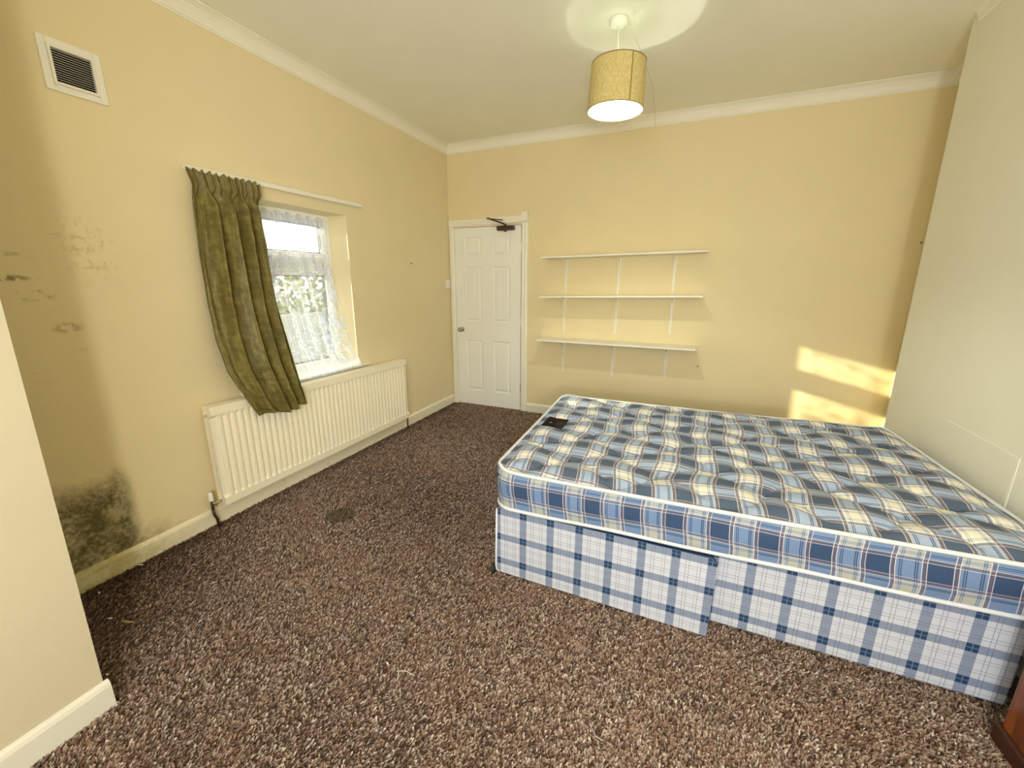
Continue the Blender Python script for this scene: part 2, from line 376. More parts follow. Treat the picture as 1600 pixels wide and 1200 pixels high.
# what stands outside: low grey wall and a hedge
def outside():
    k = N('garden_gravel', (.22, .2, .15), .9, .1); p = k.pos()
    k.col(k.mix(k.noise(p, 8., 5.), (.13, .14, .07), (.26, .24, .18)))
    box('garden_ground', (-14, -8, -.5), (-.35, 8, -.35), k.m, **ST)  # garden ground outside the window
    k = N('grey_render', (.42, .43, .42), .9, .1); p = k.pos(); k.col(k.mix(k.noise(p, 5., 5.), (.22, .24, .25), (.32, .34, .35)))
    g = box('garden_wall', (-2.0, -1.7, -.35), (-1.88, 6.0, 1.02), k.m)
    tag(g, 'low grey rendered wall seen faintly through the lace curtain', 'fence')
    k = N('hedge_leaf', (.14, .2, .05), .6, .3); p = k.pos(); k.col(k.mix(k.noise(p, 12., 2.), (.12, .17, .03), (.42, .40, .12)))
    n = 5000; mb = M()
    for i in range(n):
        c = Vector((-3.2 + random.gauss(0, .28), random.uniform(-1.3, 5.5), 0)); top = 1.55 + .22*math.sin(c.y*2.3) + .12*math.sin(c.y*5.1)
        c.z = random.uniform(.3, top); a = Vector((random.gauss(0, 1), random.gauss(0, 1), random.gauss(0, 1))).normalized(); b = a.orthogonal().normalized() * .035; a = a * .06
        mb.add([c-a, c+b, c+a, c-b], [(0, 1, 2, 3)])
    h = obj('garden_hedge', mb, k.m, fix=False); tag(h, 'blurred yellow-green hedge beyond the window behind the lace', 'hedge')
    mb = M()
    for i in range(12): mb.tube([(-3.2, -1.2+i*.6, -.36), (-3.2+random.uniform(-.1, .1), -1.2+i*.6, 1.2)], [.03, .012], 6)
    obj('stem', mb, mat_copper, h)
outside()

# ------------------------------------------------------------ lace net curtain
def lace_mat():
    k = N('white_lace'); uv = k.n('ShaderNodeUVMap').outputs[0]
    vor = k.n('ShaderNodeTexVoronoi', feature='SMOOTH_F1'); k.put(vor.inputs['Vector'], uv); vor.inputs['Scale'].default_value = 9.5; vor.inputs['Smoothness'].default_value = .15
    d = vor.outputs['Distance']
    v2 = k.n('ShaderNodeTexVoronoi'); k.put(v2.inputs['Vector'], uv); v2.inputs['Scale'].default_value = 42.
    n = k.noise(uv, 9., 3., .5)
    flower = k.ss(k.mt('ADD', d, k.mt('MULTIPLY', k.mt('SUBTRACT', v2.outputs['Distance'], .4), .35)), .46, .36)
    vine = k.ss(k.mt('ABSOLUTE', k.mt('SUBTRACT', n, .5)), .035, .015)
    pat = k.mt('MAXIMUM', flower, vine)
    x, y, z = k.xyz(uv)[:3]
    head = k.ss(y, .085, .06); hem = k.ss(y, 1.02, 1.06)
    fold = k.ss(k.noise(uv, 1., 3., .6, scl=(14, 1.6, 1)), .46, .64)
    dens = k.mt('ADD', .20, k.mt('ADD', k.mt('MULTIPLY', pat, .42), k.mt('MULTIPLY', fold, .30)), clamp=True)
    dens = k.mt('MAXIMUM', dens, k.mt('MULTIPLY', k.mt('MAXIMUM', head, hem), .66))
    tr = k.n('ShaderNodeBsdfTransparent'); tl = k.n('ShaderNodeBsdfTranslucent'); df = k.n('ShaderNodeBsdfDiffuse')
    for s_ in (tl, df): s_.inputs[0].default_value = (.70, .76, .88, 1)
    a = k.n('ShaderNodeMixShader'); a.inputs[0].default_value = .78; k.t.links.new(tl.outputs[0], a.inputs[1]); k.t.links.new(df.outputs[0], a.inputs[2])
    b = k.n('ShaderNodeMixShader'); k.put(b.inputs[0], dens); k.t.links.new(tr.outputs[0], b.inputs[1]); k.t.links.new(a.outputs[0], b.inputs[2])
    k.t.links.new(b.outputs[0], k.out.inputs[0]); return k.m
def grid_surface(name, nu, nv, fn, uvfn, mat, parent=None, thick=0, smooth=True):
    vs = [fn(i/(nu-1), j/(nv-1)) for j in range(nv) for i in range(nu)]
    fs = [(j*nu+i, j*nu+i+1, (j+1)*nu+i+1, (j+1)*nu+i) for j in range(nv-1) for i in range(nu-1)]
    mb = M(); mb.add(vs, fs); o = obj(name, mb, mat, parent, smooth=smooth, fix=False); me = o.data
    uvl = me.uv_layers.new(name='UVMap')
    for p in me.polygons:
        for li in p.loop_indices:
            vi = me.loops[li].vertex_index; uvl.data[li].uv = uvfn((vi % nu)/(nu-1), (vi//nu)/(nv-1))
    if thick: sdm = o.modifiers.new('solid', 'SOLIDIFY'); sdm.thickness = thick; sdm.offset = 0
    return o
def lerp_tab(tab, t):
    for (a, va), (b, vb) in zip(tab, tab[1:]):
        if t <= b:
            f = (t-a)/(b-a); f = f*f*(3-2*f) if False else f
            return va + (vb-va)*f
    return tab[-1][1]
def net_fn(s, t):
    # s across (0 near curtain side .. 1 right jamb), t from top down
    z = 1.880 - t*1.15
    yl = -2.44; yr = lerp_tab([(0, -1.60), (.05, -1.578), (.3, -1.60), (.7, -1.56), (.9, -1.53), (1, -1.508)], t)
    y = yl + (yr-yl)*s
    x = lerp_tab([(0, -.150), (.5, -.115), (.85, -.045), (.97, .022), (1, .033)], t)
    amp = .010 + .014*t
    if t < .06: amp = .006
    x += amp*(math.sin(s*2*PI*9 + 1.5*math.sin(s*7)) + .5*math.sin(s*2*PI*21+t*3)) * (1 if t < .85 else .55)
    y += .012*math.sin(s*2*PI*9 + 1 + t*2)*t
    if t > .93: x = max(x, .032 + .002*math.sin(s*40)); 
    z += .010*math.sin(s*11+1)*t + (.012*math.sin(s*60) if t < .02 else 0)
    if t > .93: z = z - .02*math.sin(max(0, min(1, (s-.1)/.9))*PI)
    z = max(z, .727)
    if z < .77: x = min(x, .040)
    if t > .80 and z < .757 and x < .030: z = .757
    return (x, y, z)
net = grid_surface('net_curtain', 150, 90, net_fn, lambda s, t: (s*1.15, t*1.15), lace_mat())
tag(net, 'white floral lace net curtain hanging inside the window reveal', 'net curtain')
wire = obj('curtain_wire', M().tube([(-.15, -2.455, 1.872), (-.15, -1.506, 1.868)], .003, 6), mat_plastic, net)

# ------------------------------------------------------------ curtain rail and green curtain
rail = empty('curtain_rail', (0, -1.98, 1.99)); tag(rail, 'thin white plastic curtain rail above the window', 'curtain rail')
def railp(y): return 1.990 + .013*(y+2.6)/1.25*.6
mb = M(); prof = [(0.012, -.010), (.026, -.010), (.030, -.006), (.030, .016), (.026, .019), (.012, .019)]
mb.prism(prof, lambda p, q, t: (p, t, railp(t)+q), -2.615, -1.343); obj('track', mb, mat_plastic, rail)
for y in (-2.5, -1.95, -1.42): box('bracket', (0, y-.012, railp(y)-.004), (.013, y+.012, railp(y)+.014), mat_plastic, rail, .002)
def cloth_mat():
    k = N('olive_taffeta', (.2, .18, .08), .45, .25); uv = k.n('ShaderNodeUVMap').outputs[0]
    n = k.noise(uv, 1., 5., .6, scl=(60, 5, 1)); n2 = k.noise(uv, 1., 4., .6, scl=(45, 30, 1))
    c = k.ramp(k.mt('ADD', k.mt('MULTIPLY', n, .6), k.mt('MULTIPLY', n2, .4)), [(.3, (.085, .068, .016)), (.5, (.17, .138, .038)), (.68, (.32, .265, .085))])
    k.col(c); k.b.inputs['Sheen Weight'].default_value = .0
    cr = k.noise(uv, 1., 3., .55, scl=(9, 16, 1)); 
    k.bump(k.mt('ADD', k.mt('MULTIPLY', cr, .8), k.mt('MULTIPLY', n2, .15)), .55, .02); return k.m
def cur_fn(s, t):
    z = 1.985 - t*1.375
    yl = lerp_tab([(0, -2.635), (.05, -2.615), (.12, -2.618), (.3, -2.630), (.5, -2.640), (.65, -2.645), (.78, -2.625), (.9, -2.565), (1, -2.500)], t)
    yr = lerp_tab([(0, -2.235), (.05, -2.232), (.075, -2.245), (.3, -2.240), (.53, -2.242), (.78, -2.215), (.9, -2.200), (1, -2.175)], t)
    yc = -2.42 if t < 0 else 0
    x = lerp_tab([(0, .058), (.08, .056), (.5, .095), (.8, .150), (.93, .172), (1, .172)], t)
    ph = s*2*PI
    warp = s + .035*math.sin(ph*1.0+.7) + .02*math.sin(ph*3+t*2.5)
    body = max(0, min(1, (t-.055)/.07))
    pf = math.sin(warp*2*PI*11)
    head = .008*pf*(1-body)
    f1 = math.sin(warp*2*PI*4.5 + .6*t) ; f2 = math.sin(warp*2*PI*9.5 + 1.2 + t)
    env = .044 - .010*t
    x += head + body*(env*(1-2*abs(math.sin(PI*(warp*4.5+.1*t)))**.8) + .010*f2)
    x = max(x, .040 if z > .80 else .140)
    y = yl + (yr-yl)*s + body*.018*math.cos(warp*2*PI*4.5 + .6*t)*math.sin(PI*s)
    if t > .97: z += .012*math.sin(s*9) - .014*s + .006
    z += .008*math.sin(s*2*PI*11)*(1 if t < .012 else 0)
    return (x, y, z)
cur = grid_surface('curtain', 220, 160, cur_fn, lambda s, t: (s*.55, t*1.375), cloth_mat(), thick=.0025)
tag(cur, 'single olive-green pleated curtain draped over the radiator top', 'curtain')
tape = grid_surface('header_tape', 120, 4, lambda s, t: (lambda p: (p[0]-.006, p[1], p[2]))(cur_fn(s, .004+t*.05)), lambda s, t: (s, t), mat_plastic, cur)
mb = M()
for i in range(9):
    s_ = .06+i*.11; p = cur_fn(s_, .03); mb.tube([(p[0]-.006, p[1], p[2]), (p[0]-.014, p[1], p[2]+.014), (.026, p[1], 1.985)], .0022, 6)
obj('hook', mb, mat_plastic, cur, kind='stuff')

# ------------------------------------------------------------ radiator
RY0, RY1 = -2.752, -1.015
rad = empty('radiator', (.07, (RY0+RY1)/2, .14)); tag(rad, 'long cream ribbed panel radiator under the window', 'radiator')
def rz(y, top): # hung slightly out of level
    f = (y-RY0)/(RY1-RY0); return (.738-.028*f) if top else (.142-.004*f)
def rad_panel(name, xf, depth, parent):
    n = 42; pitch = (RY1-RY0-.05)/n; ys = [RY0]; dx = [0]
    for i in range(n):
        y0 = RY0+.025+i*pitch
        for u, d in ((0, 0), (.07, .10), (.16, .72), (.30, .97), (.5, 1.06), (.70, .97), (.84, .72), (.93, .10)): ys.append(y0+u*pitch); dx.append(d)
    ys.append(RY1-.025); dx.append(0); ys.append(RY1); dx.append(0)
    mb = M(); rows = [(0, 0, 0), (.001, .010, 0), (.044, .011, 0), (.047, .008, .25), (.058, .0, 1), (-.066, .0, 1), (-.054, .008, .25), (-.050, .011, 0), (-.004, .010, 0), (0, .0, 0)]
    vs = []
    for k, (o, base, r) in enumerate(rows):
        for y, d in zip(ys, dx):
            z0, z1 = rz(y, 0), rz(y, 1); z = (z1 + o) if (o < 0 or k == len(rows)-1) else (z0 + o)
            vs.append((xf + base*1 - .010 + r*(d*.0125 - .0035), y, z))
    nn = len(ys); fs = [(k*nn+i, k*nn+i+1, (k+1)*nn+i+1, (k+1)*nn+i) for k in range(len(rows)-1) for i in range(nn-1)]
    # back skin
    o0 = len(vs)
    for k in (0, 1):
        for y in ys: vs.append((xf-depth, y, rz(y, k)))
    K = (len(rows)-1)*nn
    for i in range(nn-1):
        fs += [(o0+i, o0+i+1, o0+nn+i+1, o0+nn+i), (i, i+1, o0+i+1, o0+i), (K+i, K+i+1, o0+nn+i+1, o0+nn+i)]
    for e in (0, nn-1): fs.append(tuple(k*nn+e for k in range(len(rows))) + (o0+nn+e, o0+e))
    mb.add(vs, fs); o = obj(name, mb, mat_rad, parent); return o
fp = rad_panel('front_panel', .112, .034, rad); bpn = rad_panel('back_panel', .060, .016, rad)
mb = M(); n = 60
for i in range(n+1):
    y = RY0+.05+(RY1-RY0-.1)*i/n; mb.box((.0605, y-.001, .20), (.089, y+.001, .66))
obj('convector_fin', mb, mat_rad, rad, kind='stuff')
for y in (RY0+.0, RY1-.0):
    s_ = 1 if y < -2 else -1
    mb = M(); mb.tube([(.045, y+.02*s_, .165), (.095, y+.02*s_, .165)], .014, 10); obj('connector', mb, mat_rad, rad)
for y in (RY0+.3, RY1-.3): box('wall_bracket', (.001, y-.02, .2), (.043, y+.02, .66), mat_rad, rad)
mb = M(); mb.lathe([(0, 0), (.007, 0), (.007, .02), (.0, .02)], (.1, RY0-.0, .70), 10, 'y'); mb.v = [(x-.03, y-.012, z) for x, y, z in mb.v]; obj('bleed_plug', mb, mat_rad, rad)
vl = obj('valve', M().lathe([(0, .03), (.010, .03), (.011, -.03), (0, -.03)], (.062, -2.800, .158), 14).tube([(.062, -2.800, .160), (.062, -2.742, .160)], [.010, .010], 12).lathe([(.0, 0), (.013, 0), (.013, .012), (0, .012)], (.062, -2.785, .160), 6, 'y'), mat_chrome, rad, smooth=False)
vl['label'] = 'chrome valve on the near end of the radiator'
obj('valve_cap', M().lathe([(0, .050), (.009, .050), (.012, .044), (.013, 0), (0, 0)], (.062, -2.800, .186), 16), mat_plastic, vl, smooth=False, label='white plastic cap of the valve')
pp = obj('pipe', M().tube([(.062, -2.80, .128), (.062, -2.797, .09), (.060, -2.785, .06), (.060, -2.783, .0)], .0075, 10), mat_copper, rad, smooth=True, label='brown pipe into the carpet at the near end')
vr = obj('valve', M().lathe([(0, .022), (.010, .022), (.011, -.03), (0, -.03)], (.062, -.985, .150), 14).tube([(.062, -.985, .150), (.062, -1.02, .150)], .010, 12), mat_bronze, rad, label='dark valve on the far end of the radiator')
obj('pipe', M().tube([(.062, -.985, .122), (.062, -.985, .0)], .0075, 10), mat_copper, rad, smooth=True, label='dark pipe at the far end')

# ------------------------------------------------------------ air vent, switch
vent = empty('air_vent', (.0, -2.965, 2.29)); tag(vent, 'square cream louvred air vent high on the left wall', 'air vent')
VY0, VY1, VZ0, VZ1 = -3.077, -2.878, 2.182, 2.380
mb = M(); frame_rect(mb, PX, VY0, VY1, VZ0, VZ1, .026, .0005, .010); obj('outer_frame', mb, mat_plastic, vent, bevel=.003)
mb = M(); frame_rect(mb, PX, VY0+.026, VY1-.026, VZ0+.026, VZ1-.026, .010, .0005, .016); obj('inner_frame', mb, mat_plastic, vent, bevel=.002)
box('dark_backing', (.0006, VY0+.036, VZ0+.036), (.0016, VY1-.036, VZ1-.036), mat_black, vent, label='black sheet standing in for the shaded hollow behind the louvres')  # flat black sheet drawn for the shade inside the vent
for i in range(14):
    z = VZ0+.040+i*(VZ1-VZ0-.080)/13
    sl = obj('slat', M().add([(.003, VY0+.036, z-.0012), (.0135, VY0+.036, z-.0040), (.0135, VY0+.036, z-.0028), (.003, VY0+.036, z+.0), (.003, VY1-.036, z-.0012), (.0135, VY1-.036, z-.0040), (.0135, VY1-.036, z-.0028), (.003, VY1-.036, z+.0)],
         [(0, 1, 2, 3), (4, 7, 6, 5), (0, 4, 5, 1), (1, 5, 6, 2), (2, 6, 7, 3), (3, 7, 4, 0)]), mat_plastic, vent)
sw = empty('light_switch', (0, -.06, 1.39)); tag(sw, 'small white light switch on the left wall beside the door', 'light switch')
box('face_plate', (.0005, -.105, 1.347), (.009, -.019, 1.433), mat_plastic, sw, .003)
obj('rocker', M().add([(.009, -.070, 1.372), (.009, -.054, 1.372), (.009, -.054, 1.408), (.009, -.070, 1.408), (.011, -.070, 1.372), (.011, -.054, 1.372), (.0145, -.054, 1.408), (.0145, -.070, 1.408)],
    [(0, 3, 2, 1), (4, 5, 6, 7), (0, 1, 5, 4), (1, 2, 6, 5), (2, 3, 7, 6), (3, 0, 4, 7)]), mat_plastic, sw, bevel=.001)
def nail(loc, d, lab):
    mb = M(); ax = 'x' if d == 'x' else 'y'; s_ = 1 if d == 'x' else -1
    mb.lathe([(0, 0), (.005, 0), (.006, .004*s_), (.003, .008*s_), (.0025, .018*s_), (0, .019*s_)], loc, 10, ax)
    tag(obj('wall_plug', mb, mat_copper), lab, 'wall plug')
nail((.0005, -.713, 1.584), 'x', 'tiny brown wall plug on the left wall between window and door')
nail((4.025, -.0005, 1.704), 'y', 'tiny dark plug near the right end of the back wall')
nail((2.626, -.0005, .66), 'y', 'tiny plug on the back wall below the shelves near the mattress')

# ------------------------------------------------------------ door
door = empty('door_1', (.46, 0, 0), kind='structure')
LX0, LX1, LZ0, LZ1 = .073, .855, .008, 1.978
panels = [(.188, .395, 1.685, 1.884), (.532, .732, 1.685, 1.884), (.192, .393, .978, 1.576), (.532, .733, .978, 1.576), (.195, .402, .180, .770), (.532, .740, .180, .770)]
panels = [(p[0]+.004, p[1]-.004, p[2], p[3]) for p in panels]
def leaf():
    PXs = [(.190, .397), (.532, .737)]; ZR = [(.180, .770), (.978, 1.576), (1.685, 1.884)]
    xs = [LX0, *PXs[0], *PXs[1], LX1]; zs = [LZ0, *[a for r in ZR for a in r], LZ1]; mb = M()
    for i in range(5):
        for j in range(7):
            a, b, c, d = xs[i], xs[i+1], zs[j], zs[j+1]
            if i % 2 == 1 and j % 2 == 1:
                rings = [(0, 0), (.006, .006), (.016, .009), (.022, .009)]
                for (r0, d0), (r1, d1) in zip(rings, rings[1:]):
                    q0 = [(a+r0, d0, c+r0), (b-r0, d0, c+r0), (b-r0, d0, d-r0), (a+r0, d0, d-r0)]
                    q1 = [(a+r1, d1, c+r1), (b-r1, d1, c+r1), (b-r1, d1, d-r1), (a+r1, d1, d-r1)]
                    mb.add(q0+q1, [(k, (k+1) % 4, 4+(k+1) % 4, 4+k) for k in range(4)])
                mb.add([(a+.022, .009, c+.022), (b-.022, .009, c+.022), (b-.022, .009, d-.022), (a+.022, .009, d-.022)], [(0, 1, 2, 3)])
            else: mb.add([(a, 0, c), (b, 0, c), (b, 0, d), (a, 0, d)], [(0, 1, 2, 3)])
    mb.add([(LX0, 0, LZ0), (LX1, 0, LZ0), (LX1, 0, LZ1), (LX0, 0, LZ1), (LX0, .04, LZ0), (LX1, .04, LZ0), (LX1, .04, LZ1), (LX0, .04, LZ1)],
           [(0, 1, 5, 4), (1, 2, 6, 5), (2, 3, 7, 6), (3, 0, 4, 7), (4, 5, 6, 7)])
    o = obj('door_leaf', mb, mat_door, door, fix=False)
    bm = bmesh.new(); bm.from_mesh(o.data); bmesh.ops.remove_doubles(bm, verts=bm.verts[:], dist=1e-5); bmesh.ops.recalc_face_normals(bm, faces=bm.faces[:]); bm.to_mesh(o.data); bm.free()
    for (a, b) in PXs:
        for (c, d) in ZR:
            a1, b1, c1, d1 = a+.023, b-.023, c+.023, d-.023
            q = M(); rg = [(0, .0088), (.004, .004), (.014, .001), (.018, .001)]
            for (r0, e0), (r1, e1) in zip(rg, rg[1:]):
                q.add([(a1+r0, e0, c1+r0), (b1-r0, e0, c1+r0), (b1-r0, e0, d1-r0), (a1+r0, e0, d1-r0), (a1+r1, e1, c1+r1), (b1-r1, e1, c1+r1), (b1-r1, e1, d1-r1), (a1+r1, e1, d1-r1)],
                      [(k, (k+1) % 4, 4+(k+1) % 4, 4+k) for k in range(4)])
            q.add([(a1+.018, .001, c1+.018), (b1-.018, .001, c1+.018), (b1-.018, .001, d1-.018), (a1+.018, .001, d1-.018)], [(0, 1, 2, 3)])
            obj('panel', q, mat_door, o)
    return o
lf = leaf()
kn = obj('knob', M().lathe([(0, .0), (.026, 0), (.026, -.006), (.012, -.010), (.010, -.030), (.020, -.036), (.027, -.050), (.026, -.060), (.016, -.068), (0, -.070)], (.138, 0, .885), 28, 'y'), mat_steel, lf, smooth=True, label='round satin metal door knob')
# casing
arch = [(0, 0), (0, -.014), (.010, -.020), (.022, -.016), (.034, -.020), (.048, -.016), (.055, -.010), (.055, 0)]
def lin(name, mb): return obj(name, mb, mat_trim, door)
lin('door_post', M().prism(arch, lambda p, q, t: (.066-p*1.07, q, t), 0, 1.99)); lin('door_post', M().prism(arch, lambda p, q, t: (.868+p*1.2, q, t), 0, 2.0))
lin('door_head', M().prism(arch, lambda p, q, t: (t, q, 1.990+p*1.25+(t-.007)*.014), .007, .934))
lin('door_lining', M().box((.066, .002, 0), (.0705, .25, 1.984)).box((.8605, .002, 0), (.866, .25, 1.984)).box((.066, .002, 1.983), (.866, .25, 1.988)).box((.0665, .042, 0), (.085, .06, 1.983)).box((.845, .042, 0), (.8655, .06, 1.983)))
box('door_back', (.066, .262, 0), (.866, .29, 1.988), mat_black, door)
cb = box('contact_block', (.874, -.044, 2.008), (.938, -.018, 2.100), mat_plastic, door, .004); cb['label'] = 'small white box on the upper right corner of the door frame'
for z in (.266, .997, 1.76):
    obj('hinge', M().tube([(.862, -.004, z-.04), (.862, -.004, z-.014)], .005, 10).tube([(.862, -.004, z-.012), (.862, -.004, z+.012)], .005, 10).tube([(.862, -.004, z+.014), (.862, -.004, z+.04)], .005, 10), mat_steel if z < 1.5 else mat_trim, door)
cl = obj('door_closer', M().box((.600, -.052, 1.930), (.790, -.001, 1.972)), mat_bronze, lf, bevel=.006, label='dark bronze overhead door closer')
obj('closer_arm', M().tube([(.690, -.03, 1.974), (.690, -.03, 1.992)], .014, 12).tube([(.690, -.045, 1.990), (.668, -.055, 1.998), (.580, -.075, 2.028), (.530, -.085, 2.044)], [.010, .008, .007, .007], 10).lathe([(0, 0), (.014, 0), (.014, .012), (0, .012)], (.522, -.087, 2.040), 12).tube([(.522, -.080, 2.046), (.60, -.03, 2.040), (.66, -.021, 2.030)], .005, 8).lathe([(0, 0), (.018, 0), (.016, -.012), (0, -.014)], (.690, -.028, 1.930), 14), mat_bronze, lf, label='folding arm of the door closer')

# ------------------------------------------------------------ three wall shelves
def shelf(zl, zr, x0, x1, label, hts, bx):
    root = empty('wall_shelf', ((x0+x1)/2, 0, (zl+zr)/2)); tag(root, label, 'shelf', 'white shelves stacked on the back wall')
    zf = lambda x: zl + (zr-zl)*(x-x0)/(x1-x0)
    mb = M().add([(x0, -.228, zl), (x1, -.228, zr), (x1, -.006, zr), (x0, -.006, zl), (x0, -.228, zl+.016), (x1, -.228, zr+.016), (x1, -.006, zr+.016), (x0, -.006, zl+.016)],
       [(0, 3, 2, 1), (4, 5, 6, 7), (0, 1, 5, 4), (1, 2, 6, 5), (2, 3, 7, 6), (3, 0, 4, 7)])
    obj('board', mb, mat_shelf, root, bevel=.001)
    for x, zb in zip(bx, hts):
        z = zf(x) - .0005; b = M()
        # pressed steel bracket: wall leg, arm and web
        b.add([(x-.014, -.0005, z), (x+.014, -.0005, z), (x+.009, -.0005, zb), (x-.009, -.0005, zb), (x-.014, -.004, z), (x+.014, -.004, z), (x+.009, -.003, zb), (x-.009, -.003, zb)],
              [(0, 1, 2, 3), (7, 6, 5, 4), (0, 4, 5, 1), (1, 5, 6, 2), (2, 6, 7, 3), (3, 7, 4, 0)])
        b.add([(x-.014, -.003, z), (x+.014, -.003, z), (x+.009, -.19, z), (x-.009, -.19, z), (x-.014, -.003, z-.003), (x+.014, -.003, z-.003), (x+.009, -.19, z-.003), (x-.009, -.19, z-.003)],
              [(0, 1, 2, 3), (7, 6, 5, 4), (0, 4, 5, 1), (1, 5, 6, 2), (2, 6, 7, 3), (3, 7, 4, 0)])
        hh = z - zb
        curve = [(-.002, z-.002), (-.175, z-.002), (-.165, z-.008), (-.11, z-.018), (-.065, z-.045), (-.038, z-.09), (-.022, z-.16), (-.013, z-hh*.7), (-.006, zb+.01), (-.002, zb+.005)]
        b.prism(curve, lambda p, q, t, x=x: (x+t, p, q), -.0045, .0045)
        for zz in (z-.03, zb+.02): b.lathe([(0, -.0045), (.004, -.004), (.0045, -.002)], (x, 0, zz), 8, 'y')
        obj('bracket', b, mat_shelf, root, bevel=0)
    return root
shelf(1.634, 1.660, 1.150, 2.605, 'topmost white wall shelf on three brackets, right of the door', (1.300, 1.300, 1.325), (1.345, 1.858, 2.350))
shelf(1.264, 1.292, 1.138, 2.600, 'middle white wall shelf on three brackets, right of the door', (.912, .925, .944), (1.337, 1.856, 2.358))
shelf(.836, .833, 1.118, 2.588, 'lowest white wall shelf on three brackets, right of the door', (.488, .490, .517), (1.340, 1.850, 2.346))

# ------------------------------------------------------------ pendant lamp
lamp = empty('pendant_lamp', (2.0, -1.46, H)); tag(lamp, 'ceiling pendant lamp with a cream fabric drum shade, switched on', 'lamp')
def shade_mat():
    k = N('cream_linen_shade'); p = k.pos()
    v = k.noise(p, 1., 3., .6, scl=(60, 60, 420)); h = k.noise(p, 1., 3., .6, scl=(320, 320, 40))
    t = k.mt('ADD', k.mt('MULTIPLY', v, .5), k.mt('MULTIPLY', h, .5))
    c = k.ramp(t, [(.35, (.58, .44, .14)), (.5, (.78, .64, .28)), (.65, (.88, .78, .44))])
    df = k.n('ShaderNodeBsdfDiffuse'); tl = k.n('ShaderNodeBsdfTranslucent'); k.put(df.inputs[0], c); k.put(tl.inputs[0], c)
    a = k.n('ShaderNodeMixShader'); a.inputs[0].default_value = .30; k.t.links.new(df.outputs[0], a.inputs[1]); k.t.links.new(tl.outputs[0], a.inputs[2]); k.t.links.new(a.outputs[0], k.out.inputs[0]); return k.m
CX, CY, ZT, ZB = 2.014, -1.46, 2.588, 2.358
tilt = lambda x, y, z: (x + (z-2.6)*.03, y, z + (x-CX)*-.02)
mb = M(); mb.lathe([(.147, ZT), (.147, ZT-.004), (.153, ZB+.004), (.153, ZB)], (CX, CY, 0), 64); mb.v = [tilt(*v) for v in mb.v]
sh = obj('lamp_shade', mb, shade_mat(), lamp, smooth=True)
ml = N('shade_lining_white', (.40, .45, .36), .6, .1)
mb = M(); mb.lathe([(.1455, ZT-.001), (.1515, ZB+.001)], (CX, CY, 0), 64); mb.v = [tilt(*v) for v in mb.v]
obj('shade_lining', mb, ml.m, sh, smooth=True)
mt_edge = N('shade_edge_brown', (.22, .15, .05), .8, .1).m
for z, r in ((ZT, .147), (ZB, .153)):
    mb = M(); mb.lathe([(r-.0022, z+.0015), (r+.0012, z+.0015), (r+.0012, z-.0025), (r-.0022, z-.0025)], (CX, CY, 0), 64, closed=True); mb.v = [tilt(*v) for v in mb.v]
    obj('shade_rim', mb, mt_edge, sh)
mb = M(); a0 = -.90
for a in (a0,):
    pts = []
    for i in range(7):
        f = i/6; z = ZT - .003 + (ZB-ZT+.006)*f; r = .1485+.0055*f
        for da in (-.018, .018): pts.append(tilt(CX + r*math.cos(a+da), CY + r*math.sin(a+da), z))
    mb.add(pts, [(2*i, 2*i+1, 2*i+3, 2*i+2) for i in range(6)])
obj('shade_seam', mb, mt_edge, sh, label='brown vertical seam of the shade')
obj('ceiling_rose', M().lathe([(0, 0), (.048, 0), (.050, -.006), (.049, -.020), (.040, -.030), (.012, -.034), (.0, -.034)], (2.0, -1.46, H-.0005), 36), mat_plastic, lamp, smooth=True)
obj('cord', M().tube([(2.0, -1.46, H-.03), (2.004, -1.46, 2.70), (2.008, -1.46, 2.62), (2.004, -1.46, 2.595)], .0038, 8), mat_plastic, lamp, smooth=True)
obj('lamp_holder', M().lathe([(0, .0), (.012, 0), (.017, -.012), (.019, -.045), (.0, -.046)], (1.996, -1.46, 2.596), 20), mat_plastic, lamp, smooth=True)
mb = M()
for i in range(3):
    a = .5+i*2*PI/3; mb.tube([(1.996+.019*math.cos(a), CY+.019*math.sin(a), 2.565), (CX+.146*math.cos(a), CY+.146*math.sin(a), 2.575)], .0015, 6)
obj('shade_spider', mb, mat_steel, lamp)
kb = N('glowing_bulb', (1, 1, 1)); kb.b.inputs['Emission Color'].default_value = (.98, 1.0, .90, 1); kb.b.inputs['Emission Strength'].default_value = BULB
obj('bulb_base', M().lathe([(0.001, .078), (.012, .076), (.014, .050), (.026, .014), (.0312, .004), (.0312, -.001), (.0300, -.001), (.0295, .0), (.001, .0)], (1.985, -1.46, 2.478), 24), mat_plastic, lamp, smooth=False, label='white plastic base of the bulb')
obj('bulb', M().lathe([(.0295, .0), (.0295, -.005), (.024, -.015), (.013, -.022), (0.001, -.024)], (1.985, -1.46, 2.4775), 24), kb.m, lamp, smooth=True, label='glowing white dome of the bulb')
for pts in ([(2.05, -1.40, H), (2.12, -1.36, 2.66), (2.19, -1.33, 2.50), (2.22, -1.31, 2.30)],):
    th = obj('cobweb_thread', M().tube(pts, .0006, 4), mt_edge); tag(th, 'fine dangling thread of cobweb beside the pendant lamp', 'cobweb')

